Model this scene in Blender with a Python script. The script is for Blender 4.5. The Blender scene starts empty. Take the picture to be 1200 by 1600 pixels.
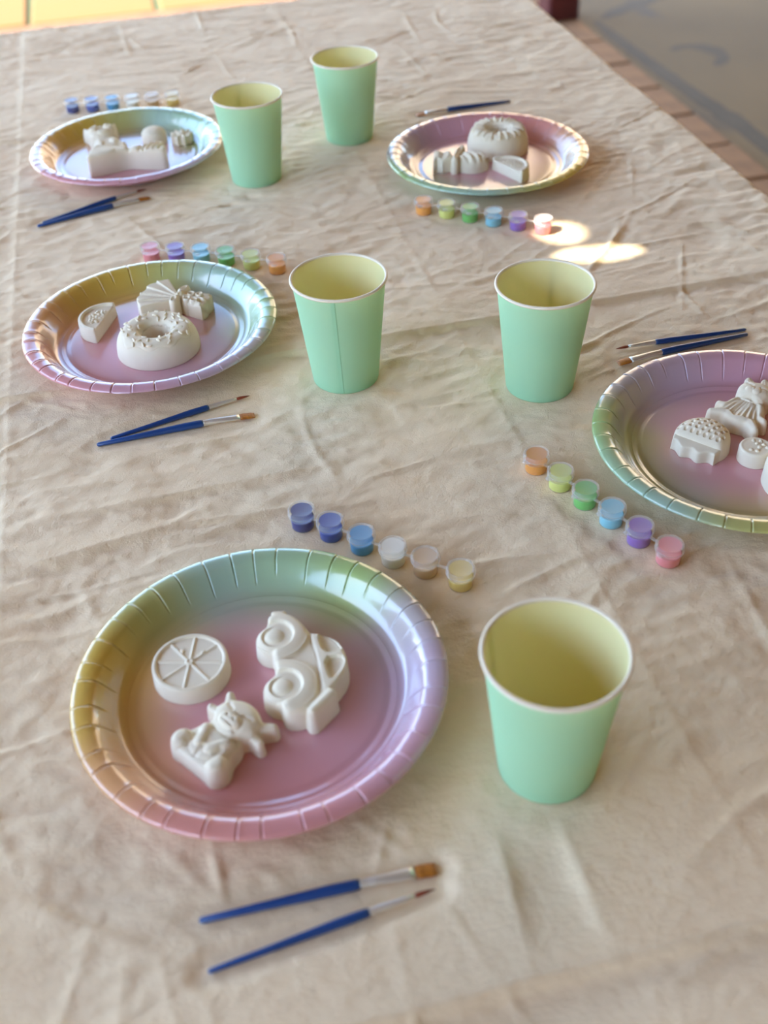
import bpy, bmesh, math, random
import numpy as np
from mathutils import Matrix, Vector

# ------------------------------------------------------------------ camera, sky, sun, exposure
scene = bpy.context.scene
C = scene.collection
T = 0.74                                   # height of the table top
PITCH, ROLL, CAM_H, F_PX = 0.7102, -0.0570, 0.5267, 1711.6
fw = Vector((0, math.cos(PITCH), -math.sin(PITCH)))
up0 = Vector((0, math.sin(PITCH), math.cos(PITCH)))
rt0 = Vector((1, 0, 0))
rt = math.cos(ROLL) * rt0 + math.sin(ROLL) * up0
up = -math.sin(ROLL) * rt0 + math.cos(ROLL) * up0
cam_d = bpy.data.cameras.new('camera')
cam = bpy.data.objects.new('camera', cam_d)
C.objects.link(cam)
M = Matrix((rt, up, -fw)).transposed().to_4x4()
M.translation = Vector((0, 0, T + CAM_H))
cam.matrix_world = M
cam_d.sensor_fit = 'VERTICAL'
cam_d.sensor_height = 36.0
cam_d.lens = 36.0 * F_PX / 1600.0
cam_d.clip_start = 0.02
cam_d.dof.use_dof = True
cam_d.dof.focus_distance = 0.87
cam_d.dof.aperture_fstop = 5.2
scene.camera = cam

SUN_E, SUN_A = math.radians(47), math.radians(20)     # elevation; azimuth seen from the left side, a little to the front
sun_dir = Vector((-math.cos(SUN_E) * math.cos(SUN_A), -math.cos(SUN_E) * math.sin(SUN_A), math.sin(SUN_E)))
sun_d = bpy.data.lights.new('sun', 'SUN')
sun_d.energy = 10.0
sun_d.angle = math.radians(0.35)
sun_d.color = (1.0, 0.91, 0.76)
sun = bpy.data.objects.new('sun', sun_d)
sun.rotation_euler = sun_dir.to_track_quat('Z', 'Y').to_euler()
C.objects.link(sun)

world = bpy.data.worlds.new('sky')
scene.world = world
world.use_nodes = True
wn = world.node_tree.nodes
wl = world.node_tree.links
wn.clear()
sky = wn.new('ShaderNodeTexSky')
sky.sky_type = 'NISHITA'
sky.sun_disc = False
sky.sun_elevation = SUN_E
sky.sun_rotation = math.atan2(sun_dir.x, sun_dir.y)
sky.air_density = 1.0
sky.dust_density = 0.4
sky.ozone_density = 2.5
bg = wn.new('ShaderNodeBackground')
bg.inputs['Strength'].default_value = 0.80
wo = wn.new('ShaderNodeOutputWorld')
wl.new(sky.outputs[0], bg.inputs[0])
wl.new(bg.outputs[0], wo.inputs[0])

scene.cycles.diffuse_bounces = 8
scene.cycles.max_bounces = 14
scene.view_settings.view_transform = 'Standard'
scene.view_settings.look = 'None'
scene.view_settings.exposure = 0.57
scene.view_settings.gamma = 1.0
scene.view_settings.use_curve_mapping = False

rnd = random.Random(7)
YAW = 0.199                                 # the table's turn about the vertical
CU, SU = math.cos(YAW), math.sin(YAW)


def tw(u, v):
    """table frame -> world x, y"""
    return (u * CU - v * SU, u * SU + v * CU)


# ------------------------------------------------------------------ materials
def srgb(r, g, b):
    f = lambda c: (c / 255 / 12.92) if c / 255 <= 0.04045 else ((c / 255 + 0.055) / 1.055) ** 2.4
    return (f(r), f(g), f(b), 1.0)


def mat(name, col, rough=0.6, metal=0.0, spec=0.5, coat=0.0, noise=None, bump=None, sss=0.0):
    """principled material; noise = (scale, second colour, amount), bump = (scale, strength, distance)"""
    m = bpy.data.materials.new(name)
    m.use_nodes = True
    n, l = m.node_tree.nodes, m.node_tree.links
    p = n['Principled BSDF']
    p.inputs['Base Color'].default_value = col
    p.inputs['Roughness'].default_value = rough
    p.inputs['Metallic'].default_value = metal
    p.inputs['Specular IOR Level'].default_value = spec
    p.inputs['Coat Weight'].default_value = coat
    p.inputs['Coat Roughness'].default_value = 0.15
    if sss:
        p.inputs['Subsurface Weight'].default_value = sss
        p.inputs['Subsurface Radius'].default_value = (0.004, 0.003, 0.002)
        p.inputs['Subsurface Scale'].default_value = 0.6
    tc = n.new('ShaderNodeTexCoord')
    if noise:
        t = n.new('ShaderNodeTexNoise')
        t.inputs['Scale'].default_value = noise[0]
        t.inputs['Detail'].default_value = 6
        mx = n.new('ShaderNodeMix')
        mx.data_type = 'RGBA'
        mx.inputs[6].default_value = col
        mx.inputs[7].default_value = noise[1]
        r = n.new('ShaderNodeMapRange')
        r.inputs[1].default_value = 0.35
        r.inputs[2].default_value = 0.65
        r.inputs[4].default_value = noise[2]
        l.new(tc.outputs['Object'], t.inputs['Vector'])
        l.new(t.outputs['Fac'], r.inputs[0])
        l.new(r.outputs[0], mx.inputs[0])
        l.new(mx.outputs[2], p.inputs['Base Color'])
    if bump:
        t2 = n.new('ShaderNodeTexNoise')
        t2.inputs['Scale'].default_value = bump[0]
        t2.inputs['Detail'].default_value = 5
        b = n.new('ShaderNodeBump')
        b.inputs['Strength'].default_value = bump[1]
        b.inputs['Distance'].default_value = bump[2]
        l.new(tc.outputs['Object'], t2.inputs['Vector'])
        l.new(t2.outputs['Fac'], b.inputs['Height'])
        l.new(b.outputs[0], p.inputs['Normal'])
    return m


MT = {}
MT['plaster'] = mat('plaster', srgb(236, 225, 200), 0.9, spec=0.25, noise=(60, srgb(229, 217, 190), 0.6), bump=(900, 0.15, 0.0004))
MT['mint'] = mat('mint_paper', srgb(166, 221, 182), 0.6, spec=0.25, bump=(700, 0.05, 0.0002))
MT['cream'] = mat('cream_paper', srgb(255, 241, 190), 0.5, spec=0.4)
for key, col, amount in (('mint', srgb(255, 236, 204), 0.20), ('cream', srgb(255, 238, 180), 0.38)):     # thin paper lets some light through
    n_, l_ = MT[key].node_tree.nodes, MT[key].node_tree.links
    tl = n_.new('ShaderNodeBsdfTranslucent')
    tl.inputs[0].default_value = col
    mxs = n_.new('ShaderNodeMixShader')
    mxs.inputs[0].default_value = amount
    l_.new(n_['Principled BSDF'].outputs[0], mxs.inputs[1])
    l_.new(tl.outputs[0], mxs.inputs[2])
    l_.new(mxs.outputs[0], n_['Material Output'].inputs['Surface'])
MT['rim'] = mat('cream_rolled_rim', srgb(238, 226, 202), 0.5, spec=0.4)
MT['blue_handle'] = mat('blue_lacquer', srgb(8, 64, 128), 0.28, spec=0.5, coat=0.4)
MT['ferrule'] = mat('tinned_metal', srgb(226, 222, 214), 0.35, metal=0.65, bump=(400, 0.05, 0.0002))
MT['amber'] = mat('amber_bristle', srgb(196, 122, 34), 0.5, noise=(500, srgb(140, 78, 20), 0.7))
MT['rust'] = mat('rust_bristle', srgb(148, 62, 28), 0.5, noise=(500, srgb(100, 38, 18), 0.7))
MT['maroon'] = mat('maroon_paint', srgb(96, 34, 34), 0.5, noise=(8, srgb(70, 22, 24), 0.8))
MT['terracotta'] = mat('terracotta', srgb(142, 104, 68), 0.8, noise=(14, srgb(120, 87, 57), 0.9), bump=(120, 0.3, 0.003))
MT['grout'] = mat('grout', srgb(112, 96, 82), 0.9, noise=(40, srgb(90, 78, 68), 0.8))
MT['yellow_slab'] = mat('yellow_paving', srgb(146, 105, 47), 0.8, noise=(5, srgb(138, 104, 50), 0.8), bump=(60, 0.2, 0.003))
MT['moss'] = mat('mossy_joint', srgb(104, 122, 84), 0.95, noise=(30, srgb(86, 104, 66), 0.8))
MT['grass'] = mat('dry_lawn', srgb(140, 128, 94), 0.95, noise=(9, srgb(126, 116, 82), 0.8), bump=(60, 0.5, 0.02))
MT['roof'] = mat('added_roof', srgb(148, 132, 104), 0.8, noise=(6, srgb(132, 116, 90), 0.8))
MT['stucco'] = mat('stucco', srgb(196, 176, 134), 0.9, noise=(6, srgb(186, 166, 124), 0.8), bump=(80, 0.3, 0.004))
MT['peach'] = mat('peach_stucco', srgb(246, 216, 182), 0.9, noise=(3, srgb(238, 206, 170), 0.8))
MT['wood'] = mat('table_wood', srgb(150, 110, 74), 0.6, noise=(12, srgb(120, 84, 52), 0.8))


def cloth_material():
    m = bpy.data.materials.new('muslin')
    m.use_nodes = True
    n, l = m.node_tree.nodes, m.node_tree.links
    p = n['Principled BSDF']
    p.inputs['Roughness'].default_value = 0.95
    p.inputs['Specular IOR Level'].default_value = 0.15
    p.inputs['Sheen Weight'].default_value = 0.15
    p.inputs['Sheen Roughness'].default_value = 0.6
    tc = n.new('ShaderNodeTexCoord')
    big = n.new('ShaderNodeTexNoise')
    big.inputs['Scale'].default_value = 9
    big.inputs['Detail'].default_value = 5
    rp = n.new('ShaderNodeValToRGB')
    rp.color_ramp.elements[0].position = 0.3
    rp.color_ramp.elements[0].color = srgb(231, 205, 166)
    rp.color_ramp.elements[1].position = 0.7
    rp.color_ramp.elements[1].color = srgb(240, 217, 180)
    l.new(tc.outputs['Object'], big.inputs['Vector'])
    l.new(big.outputs['Fac'], rp.inputs[0])
    l.new(rp.outputs[0], p.inputs['Base Color'])
    # fine crumple and nap
    mp = n.new('ShaderNodeMapping')
    mp.inputs['Scale'].default_value = (1.0, 1.25, 1.0)
    cr = n.new('ShaderNodeTexNoise')
    cr.inputs['Scale'].default_value = 130
    cr.inputs['Detail'].default_value = 3
    nap = n.new('ShaderNodeTexNoise')
    nap.inputs['Scale'].default_value = 900
    nap.inputs['Detail'].default_value = 3
    l.new(tc.outputs['Object'], mp.inputs[0])
    l.new(mp.outputs[0], cr.inputs['Vector'])
    l.new(tc.outputs['Object'], nap.inputs['Vector'])
    b1 = n.new('ShaderNodeBump')
    b1.inputs['Strength'].default_value = 0.6
    b1.inputs['Distance'].default_value = 0.0016
    b2 = n.new('ShaderNodeBump')
    b2.inputs['Strength'].default_value = 0.5
    b2.inputs['Distance'].default_value = 0.0010
    l.new(cr.outputs['Fac'], b1.inputs['Height'])
    l.new(nap.outputs['Fac'], b2.inputs['Height'])
    l.new(b1.outputs[0], b2.inputs['Normal'])
    l.new(b2.outputs[0], p.inputs['Normal'])
    return m


def plate_material():
    """printed pastel rainbow running round the plate, fading to rose in the middle"""
    m = bpy.data.materials.new('rainbow_plate')
    m.use_nodes = True
    n, l = m.node_tree.nodes, m.node_tree.links
    p = n['Principled BSDF']
    p.inputs['Roughness'].default_value = 0.26
    p.inputs['Specular IOR Level'].default_value = 0.5
    p.inputs['Coat Weight'].default_value = 1.0
    p.inputs['Coat IOR'].default_value = 1.55
    p.inputs['Coat Roughness'].default_value = 0.12
    tc = n.new('ShaderNodeTexCoord')
    sep = n.new('ShaderNodeSeparateXYZ')
    l.new(tc.outputs['Object'], sep.inputs[0])
    at = n.new('ShaderNodeMath')
    at.operation = 'ARCTAN2'
    l.new(sep.outputs[1], at.inputs[0])
    l.new(sep.outputs[0], at.inputs[1])
    fr = n.new('ShaderNodeMath')
    fr.operation = 'DIVIDE'
    fr.inputs[1].default_value = 2 * math.pi
    l.new(at.outputs[0], fr.inputs[0])
    wr = n.new('ShaderNodeMath')
    wr.operation = 'WRAP'
    wr.inputs[1].default_value = 1.0
    wr.inputs[2].default_value = 0.0
    l.new(fr.outputs[0], wr.inputs[0])
    rp = n.new('ShaderNodeValToRGB')
    rp.color_ramp.interpolation = 'EASE'
    stops = [(0.0, (188, 166, 182)), (0.07, (180, 170, 168)), (0.15, (164, 190, 122)), (0.24, (158, 188, 152)),
             (0.31, (158, 186, 166)), (0.39, (178, 178, 112)), (0.47, (208, 176, 80)), (0.54, (212, 174, 84)),
             (0.61, (218, 164, 112)), (0.70, (214, 144, 134)), (0.80, (212, 146, 148)), (0.90, (202, 154, 168)), (1.0, (188, 166, 182))]
    e = rp.color_ramp.elements
    while len(e) < len(stops):
        e.new(0.5)
    for k, (q, c) in enumerate(stops):
        e[k].position = q
        e[k].color = srgb(*c)
    l.new(wr.outputs[0], rp.inputs[0])
    ln = n.new('ShaderNodeVectorMath')
    ln.operation = 'LENGTH'
    cmb = n.new('ShaderNodeCombineXYZ')
    l.new(sep.outputs[0], cmb.inputs[0])
    l.new(sep.outputs[1], cmb.inputs[1])
    l.new(cmb.outputs[0], ln.inputs[0])
    mr = n.new('ShaderNodeMapRange')
    mr.interpolation_type = 'SMOOTHSTEP'
    mr.inputs[1].default_value = 0.030
    mr.inputs[2].default_value = 0.100
    l.new(ln.outputs['Value'], mr.inputs[0])
    mx = n.new('ShaderNodeMix')
    mx.data_type = 'RGBA'
    mx.inputs[6].default_value = srgb(212, 154, 162)
    l.new(mr.outputs[0], mx.inputs[0])
    l.new(rp.outputs[0], mx.inputs[7])
    l.new(mx.outputs[2], p.inputs['Base Color'])
    nz = n.new('ShaderNodeTexNoise')
    nz.inputs['Scale'].default_value = 260
    nz.inputs['Detail'].default_value = 3
    l.new(tc.outputs['Object'], nz.inputs['Vector'])
    b = n.new('ShaderNodeBump')
    b.inputs['Strength'].default_value = 0.06
    b.inputs['Distance'].default_value = 0.0006
    l.new(nz.outputs['Fac'], b.inputs['Height'])
    l.new(b.outputs[0], p.inputs['Normal'])
    return m


def plastic_material(name, clear):
    """milky thin plastic"""
    m = bpy.data.materials.new(name)
    m.use_nodes = True
    n, l = m.node_tree.nodes, m.node_tree.links
    p = n['Principled BSDF']
    p.inputs['Base Color'].default_value = srgb(240, 238, 232)
    p.inputs['Roughness'].default_value = 0.3
    p.inputs['Specular IOR Level'].default_value = 0.5
    tr = n.new('ShaderNodeBsdfTransparent')
    mx = n.new('ShaderNodeMixShader')
    mx.inputs[0].default_value = clear
    out = n['Material Output']
    l.new(p.outputs[0], mx.inputs[1])
    l.new(tr.outputs[0], mx.inputs[2])
    l.new(mx.outputs[0], out.inputs['Surface'])
    return m


def concrete_material():
    m = mat('concrete', srgb(112, 94, 64), 0.85, noise=(1.3, srgb(94, 81, 58), 0.8), bump=(90, 0.3, 0.003))
    n, l = m.node_tree.nodes, m.node_tree.links
    p = n['Principled BSDF']
    src = p.inputs['Base Color'].links[0].from_socket
    # weathered damp stains: long wandering streaks
    tc = n.new('ShaderNodeTexCoord')
    mp = n.new('ShaderNodeMapping')
    mp.inputs['Scale'].default_value = (1.0, 0.45, 1.0)
    w = n.new('ShaderNodeTexNoise')
    w.inputs['Scale'].default_value = 1.9
    w.inputs['Detail'].default_value = 3
    w.inputs['Distortion'].default_value = 1.2
    r = n.new('ShaderNodeMapRange')
    r.inputs[1].default_value = 0.56
    r.inputs[2].default_value = 0.66
    r.inputs[4].default_value = 0.75
    mx = n.new('ShaderNodeMix')
    mx.data_type = 'RGBA'
    mx.inputs[7].default_value = srgb(76, 74, 68)
    l.new(tc.outputs['Object'], mp.inputs[0])
    l.new(mp.outputs[0], w.inputs['Vector'])
    l.new(w.outputs['Fac'], r.inputs[0])
    l.new(r.outputs[0], mx.inputs[0])
    l.new(src, mx.inputs[6])
    l.new(mx.outputs[2], p.inputs['Base Color'])
    return m


MT['cloth'] = cloth_material()
MT['plate'] = plate_material()
MT['pot'] = plastic_material('milky_pot', 0.88)
MT['lid'] = plastic_material('milky_lid', 0.76)
MT['concrete'] = concrete_material()
MT['damp'] = mat('damp_stain', srgb(64, 60, 50), 0.8, noise=(6, srgb(76, 71, 58), 0.8))


# ------------------------------------------------------------------ object helpers
def link(name, me, material=None, parent=None, loc=(0, 0, 0), rz=0.0, smooth=False):
    o = bpy.data.objects.new(name, me)
    C.objects.link(o)
    if material is not None and not me.materials:
        me.materials.append(material)
    if smooth:
        me.polygons.foreach_set('use_smooth', [True] * len(me.polygons))
    o.parent = parent
    o.location = loc
    o.rotation_euler = (0, 0, rz)
    return o


def thing(name, label, cat, loc, rz=0.0, group=None):
    o = bpy.data.objects.new(name, None)
    o.empty_display_size = 0.02
    C.objects.link(o)
    o.location = loc
    o.rotation_euler = (0, 0, rz)
    tag(o, label, cat, group)
    return o


def tag(o, label, cat, group=None):
    o['label'] = label
    o['category'] = cat
    if group:
        o['group'] = group
    return o


def pydata(name, v, f):
    me = bpy.data.meshes.new(name)
    me.from_pydata([tuple(map(float, q)) for q in v], [], [tuple(map(int, q)) for q in f])
    me.update()
    return me


def np_mesh(name, v, q):
    """fast quad mesh from arrays"""
    me = bpy.data.meshes.new(name)
    v = np.ascontiguousarray(v, dtype=np.float32)
    q = np.ascontiguousarray(q, dtype=np.int32)
    me.vertices.add(len(v))
    me.vertices.foreach_set('co', v.ravel())
    me.loops.add(q.size)
    me.loops.foreach_set('vertex_index', q.ravel())
    me.polygons.add(len(q))
    me.polygons.foreach_set('loop_start', np.arange(0, q.size, 4, dtype=np.int32))
    me.polygons.foreach_set('loop_total', np.full(len(q), 4, dtype=np.int32))
    me.polygons.foreach_set('use_smooth', np.ones(len(q), dtype=bool))
    me.update(calc_edges=True)
    me.validate()
    return me


def lathe(name, prof, n=64, axis='z', flat=None):
    """surface of revolution of (r, z) points; r = 0 ends become poles"""
    v, f, rings = [], [], []
    for r, z in prof:
        if r < 1e-7:
            rings.append([len(v)])
            v.append((0, 0, z))
        else:
            rings.append(list(range(len(v), len(v) + n)))
            v += [(r * math.cos(2 * math.pi * k / n), r * math.sin(2 * math.pi * k / n), z) for k in range(n)]
    for a, b in zip(rings, rings[1:]):
        for k in range(n):
            j = (k + 1) % n
            if len(a) == 1 and len(b) == 1:
                continue
            if len(a) == 1:
                f.append((a[0], b[k], b[j]))
            elif len(b) == 1:
                f.append((a[k], b[0], a[j]))
            else:
                f.append((a[k], b[k], b[j], a[j]))
    f = [tuple(reversed(q)) for q in f]
    if axis == 'x':
        v = [(z, y, -x) for x, y, z in v]
    me = pydata(name, v, f)
    me.polygons.foreach_set('use_smooth', [True] * len(me.polygons))
    return me


def box(name, x0, x1, y0, y1, z0, z1, bevel=0.0):
    bm = bmesh.new()
    bmesh.ops.create_cube(bm, size=1.0)
    for q in bm.verts:
        q.co = Vector(((x0 + x1) / 2 + q.co.x * (x1 - x0), (y0 + y1) / 2 + q.co.y * (y1 - y0), (z0 + z1) / 2 + q.co.z * (z1 - z0)))
    if bevel:
        bmesh.ops.bevel(bm, geom=list(bm.edges), offset=bevel, segments=1, affect='EDGES')
    me = bpy.data.meshes.new(name)
    bm.to_mesh(me)
    bm.free()
    return me


# ------------------------------------------------------------------ the layout (metres, on the table top)
PLATES = [  # x, y, turn of the print
    (-0.0812, 0.4454, 0.0, 'rainbow paper plate nearest the camera holding citrus slice, car and seated animal'),
    (-0.2021, 0.8767, math.radians(-52), 'rainbow paper plate holding sprinkled donut, fan bouquet and melon slice'),
    (-0.2824, 1.2943, math.radians(-38), 'rainbow paper plate far left holding dome, rosette and wavy slab'),
    (0.1412, 1.2133, math.radians(150), 'rainbow paper plate far right holding drip-iced donut and wrapped sweet'),
    (0.2777, 0.6608, math.radians(113), 'rainbow paper plate cut off by the right edge holding strawberry')]
CUPS = [(0.0855, 0.3823, 2.6, 'mint paper cup nearest the camera, beside the front plate'),
        (-0.0260, 0.7962, -1.75, 'mint paper cup with its side seam facing the camera'),
        (0.1372, 0.7669, 1.2, 'mint paper cup in front of the two sunlit spots'),
        (-0.1245, 1.2171, 1.9, 'mint paper cup just right of the far left plate'),
        (-0.0157, 1.3223, 2.9, 'mint paper cup farthest from the camera')]
STRIPS = [
    ([(-0.0594, 0.6020), (-0.0388, 0.5891), (-0.0169, 0.5736), (0.0047, 0.5585), (0.0264, 0.5464), (0.0494, 0.5319)],
     ['navy', 'royal', 'cyan', 'white', 'beige', 'ochre'], 'strip of six paint pots, navy to pale yellow, behind the nearest plate', 0.9),
    ([(-0.2227, 1.0300), (-0.1966, 1.0262), (-0.1705, 1.0210), (-0.1446, 1.0120), (-0.1185, 1.0010), (-0.0923, 0.9893)],
     ['pink', 'purple', 'aqua', 'green', 'lime', 'orange'], 'strip of six pastel paint pots behind the sprinkled donut plate', -1.9),
    ([(-0.3800, 1.4593), (-0.3537, 1.4603), (-0.3271, 1.4616), (-0.3008, 1.4628), (-0.2745, 1.4637), (-0.2482, 1.4642)],
     ['navy', 'royal', 'cyan', 'white', 'beige', 'ochre'], 'strip of six paint pots behind the far left plate', 1.2),
    ([(0.0609, 1.1013), (0.0849, 1.0905), (0.1085, 1.0780), (0.1320, 1.0655), (0.1560, 1.0531), (0.1804, 1.0412)],
     ['orange', 'lime', 'green', 'aqua', 'purple', 'pink'], 'strip of six paint pots running up to the sunlit spots', -1.9),
    ([(0.1177, 0.6520), (0.1325, 0.6302), (0.1474, 0.6085), (0.1624, 0.5866), (0.1776, 0.5650), (0.1933, 0.5435)],
     ['orange', 'lime', 'green', 'aqua', 'purple', 'pink'], 'strip of six paint pots, orange to pink, beside the strawberry plate', -2.6)]
BRUSHES = [  # tail, tip, kind, label
    ((-0.1074, 0.2952), (0.0171, 0.3175), 'flat', 'blue paintbrush with wide flat amber bristles, nearest plate'),
    ((-0.1005, 0.2678), (0.0155, 0.3056), 'round', 'thin blue paintbrush with pointed tip, closest to the camera'),
    ((-0.2281, 0.7136), (-0.1023, 0.7428), 'flat', 'blue flat-tipped paintbrush in front of the sprinkled donut plate'),
    ((-0.2182, 0.7215), (-0.1082, 0.7712), 'round', 'blue pointed paintbrush in front of the sprinkled donut plate'),
    ((-0.3585, 1.1190), (-0.2443, 1.1762), 'flat', 'blue flat-tipped paintbrush in front of the far left plate'),
    ((-0.3545, 1.1275), (-0.2504, 1.2000), 'round', 'blue pointed paintbrush in front of the far left plate'),
    ((0.3300, 0.8310), (0.2102, 0.8110), 'round', 'blue pointed paintbrush behind the strawberry plate'),
    ((0.3290, 0.8225), (0.2076, 0.7885), 'flat', 'blue flat-tipped paintbrush behind the strawberry plate'),
    ((0.1919, 1.4052), (0.0690, 1.3758), 'flat', 'blue paintbrush behind the far right plate')]

# ------------------------------------------------------------------ the setting: floor, paving, roof, walls, some added to shape the light
U_EDGE = 1.613                              # patio edge, table frame
ROOF_Z = 2.6


def frame_box(name, u0, u1, v0, v1, z0, z1, material, parent=None, bevel=0.0):
    me = box(name, u0, u1, v0, v1, z0, z1, bevel)
    o = link(name, me, material, parent)
    if parent is None:
        o.rotation_euler = (0, 0, YAW)
    return o


floor = frame_box('floor', -2.5, U_EDGE - 0.12, -3.0, 4.62, -0.06, -0.004, MT['terracotta'])
floor['kind'] = 'structure'
bed = frame_box('trim_1', U_EDGE - 0.12, U_EDGE, -0.2, 4.62, -0.06, -0.006, MT['grout'])
bed['kind'] = 'structure'
bed['label'] = 'mortar bed under the brick edging of the patio'
brick_me = box('brick', -0.056, 0.056, -0.112, 0.112, -0.03, 0.0, 0.005)
brick_me.materials.append(MT['terracotta'])
k, v = 0, 0.0
while v < 4.6:
    b = bpy.data.objects.new('brick', brick_me)
    C.objects.link(b)
    b.parent = bed
    b.location = (U_EDGE - 0.06, v, rnd.uniform(-0.001, 0.003))
    b.rotation_euler = (0, 0, rnd.uniform(-0.01, 0.01))
    v += 0.236
drive = frame_box('driveway', U_EDGE, 6.0, -4.0, 9.5, -0.08, -0.012, MT['concrete'])
drive['kind'] = 'structure'
drive['label'] = 'weathered grey concrete slab beyond the brick edging'
bedy = frame_box('garden_path', -9.0, U_EDGE, 4.62, 12.0, -0.08, -0.016, MT['moss'])
bedy['kind'] = 'structure'
bedy['label'] = 'bright sunlit yellow paving beyond the far table edge'
slab_me = box('paving_slab', -0.24, 0.24, -0.24, 0.24, -0.05, 0.0, 0.008)
slab_me.materials.append(MT['yellow_slab'])
for i in range(-5, 4):
    for j in range(0, 4):
        s = bpy.data.objects.new('paving_slab', slab_me)
        C.objects.link(s)
        s.parent = bedy
        s.location = (-0.10 + i * 0.5, 4.87 + j * 0.5, rnd.uniform(-0.004, 0.004))
        s.rotation_euler = (0, 0, rnd.uniform(-0.01, 0.01))
earth = frame_box('lawn', -9.0, -2.5, -4.0, 4.62, -0.08, -0.02, MT['grass'])
earth['kind'] = 'structure'
earth['label'] = 'sunlit dry lawn along the open left side'

# unseen roof, added to block the sun; its two gaps shape the sun spots
def roof_point(x, y):
    t = (ROOF_Z - T) / sun_dir.z
    return (x + sun_dir.x * t, y + sun_dir.y * t)


cu = bpy.data.curves.new('sun_block_roof', 'CURVE')
cu.dimensions = '2D'
cu.fill_mode = 'BOTH'
cu.extrude = 0.003


def ring(pts):
    s = cu.splines.new('POLY')
    s.points.add(len(pts) - 1)
    for q, (x, y) in zip(s.points, pts):
        q.co = (x, y, 0, 1)
    s.use_cyclic_u = True


ring([tw(-2.35, -3.0), tw(3.9, -3.0), tw(3.9, 4.15), tw(-2.35, 4.15)])
for (cx, cy, a, b, ro) in ((0.199, 1.037, 0.026, 0.026, 0.0), (0.228, 0.9885, 0.046, 0.0165, 0.10)):
    px, py = roof_point(cx, cy)
    ring([(px + a * math.cos(t) * math.cos(ro) - b * math.sin(t) * math.sin(ro),
           py + a * math.cos(t) * math.sin(ro) + b * math.sin(t) * math.cos(ro)) for t in np.linspace(0, 2 * math.pi, 33)[:-1]])
tmp = bpy.data.objects.new('tmp', cu)
C.objects.link(tmp)
dg = bpy.context.evaluated_depsgraph_get()
sun_block_me = bpy.data.meshes.new_from_object(tmp.evaluated_get(dg))
bpy.data.objects.remove(tmp)
sun_block_roof = link('sun_block_roof', sun_block_me, MT['roof'], None, (0, 0, ROOF_Z))
sun_block_roof['kind'] = 'structure'

wr = frame_box('shading_wall_right', 3.9, 4.1, -3.2, 4.0, -0.05, ROOF_Z, MT['stucco'])  # unseen wall, added to keep light off the right side
wr['kind'] = 'structure'
wl_ = frame_box('sky_block_wall_left', -5.2, -5.0, -4.0, 4.4, -0.05, 2.05, MT['stucco'])  # unseen wall, added to block the low sky on the left
wl_['kind'] = 'structure'
wb = frame_box('wall_back', -2.4, 6.0, -3.2, -3.0, -0.05, ROOF_Z - 0.01, MT['stucco'])
wb['kind'] = 'structure'
wf = link('reflector_wall_far', box('reflector_wall_far', -3.0, 3.0, 0.0, 0.3, -0.05, 7.5), MT['peach'], None, (2.6, 9.6, 0), math.radians(-32))  # unseen wall, added and turned so the far plate reflects it
wf['kind'] = 'structure'
wf['label'] = 'unseen peach wall added for the plates to reflect'

px, py = tw(1.555, 3.97)
post = thing('patio_post', 'dark maroon painted post standing beyond the far right table corner', 'post', (px, py, -0.012), YAW)
link('shaft', box('shaft', -0.05, 0.05, -0.05, 0.05, 0.10, ROOF_Z + 0.005, 0.006), MT['maroon'], post)
link('plinth', box('plinth', -0.06, 0.06, -0.06, 0.06, 0.0, 0.10, 0.008), MT['maroon'], post)

# damp streaks on the concrete: thin irregular films
def streak(pts, w, z=-0.0115):
    """a flat winding patch following world points"""
    v, f = [], []
    P = [Vector(q) for q in pts]
    fine = []
    for i in range(len(P) - 1):
        for k in range(6):
            t = k / 6
            p0, p1, p2, p3 = P[max(i - 1, 0)], P[i], P[i + 1], P[min(i + 2, len(P) - 1)]
            fine.append(0.5 * (2 * p1 + (p2 - p0) * t + (2 * p0 - 5 * p1 + 4 * p2 - p3) * t * t + (3 * p1 - p0 - 3 * p2 + p3) * t ** 3))
    fine.append(P[-1])
    for i, q in enumerate(fine):
        d = (fine[min(i + 1, len(fine) - 1)] - fine[max(i - 1, 0)]).normalized()
        nn = Vector((-d.y, d.x))
        s = w * (0.35 + 0.65 * math.sin(math.pi * (i + 0.5) / len(fine))) * rnd.uniform(0.8, 1.2)
        v += [(q.x + nn.x * s, q.y + nn.y * s, z), (q.x - nn.x * s, q.y - nn.y * s, z)]
        if i:
            f.append((2 * i - 2, 2 * i - 1, 2 * i + 1, 2 * i))
    return pydata('damp_stain', v, f)


for pts, w in (([(0.87, 4.15), (0.90, 3.98), (0.95, 3.75), (1.02, 3.45), (1.10, 3.15), (1.16, 2.85), (1.20, 2.6), (1.26, 2.3)], 0.035),
               ([(0.90, 4.18), (0.99, 4.27), (1.09, 4.35), (1.22, 4.44)], 0.035),
               ([(1.06, 3.80), (1.12, 3.83), (1.19, 3.79), (1.21, 3.70), (1.17, 3.63)], 0.030)):
    d = link('damp_stain', streak(pts, w), MT['damp'])
    d.parent = drive
    d.matrix_parent_inverse = Matrix.Rotation(YAW, 4, 'Z').inverted()

# ------------------------------------------------------------------ table and cloth
U0, U1, V0, V1 = -0.262, 0.639, -0.06, 1.890     # cloth-covered top, table frame
table = thing('folding_table', 'long wooden table hidden under the beige cloth', 'table', (0, 0, 0), YAW)
link('table_top', box('table_top', U0 + 0.004, U1 - 0.004, V0 + 0.004, V1 - 0.004, T - 0.038, T - 0.008, 0.003), MT['wood'], table)
leg_me = box('leg', -0.025, 0.025, -0.025, 0.025, -0.004, T - 0.038, 0.003)
leg_me.materials.append(MT['wood'])
for u in (U0 + 0.08, U1 - 0.08):
    for v in (V0 + 0.1, V1 - 0.1):
        link('leg', leg_me, None, table, (u, v, 0))

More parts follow.
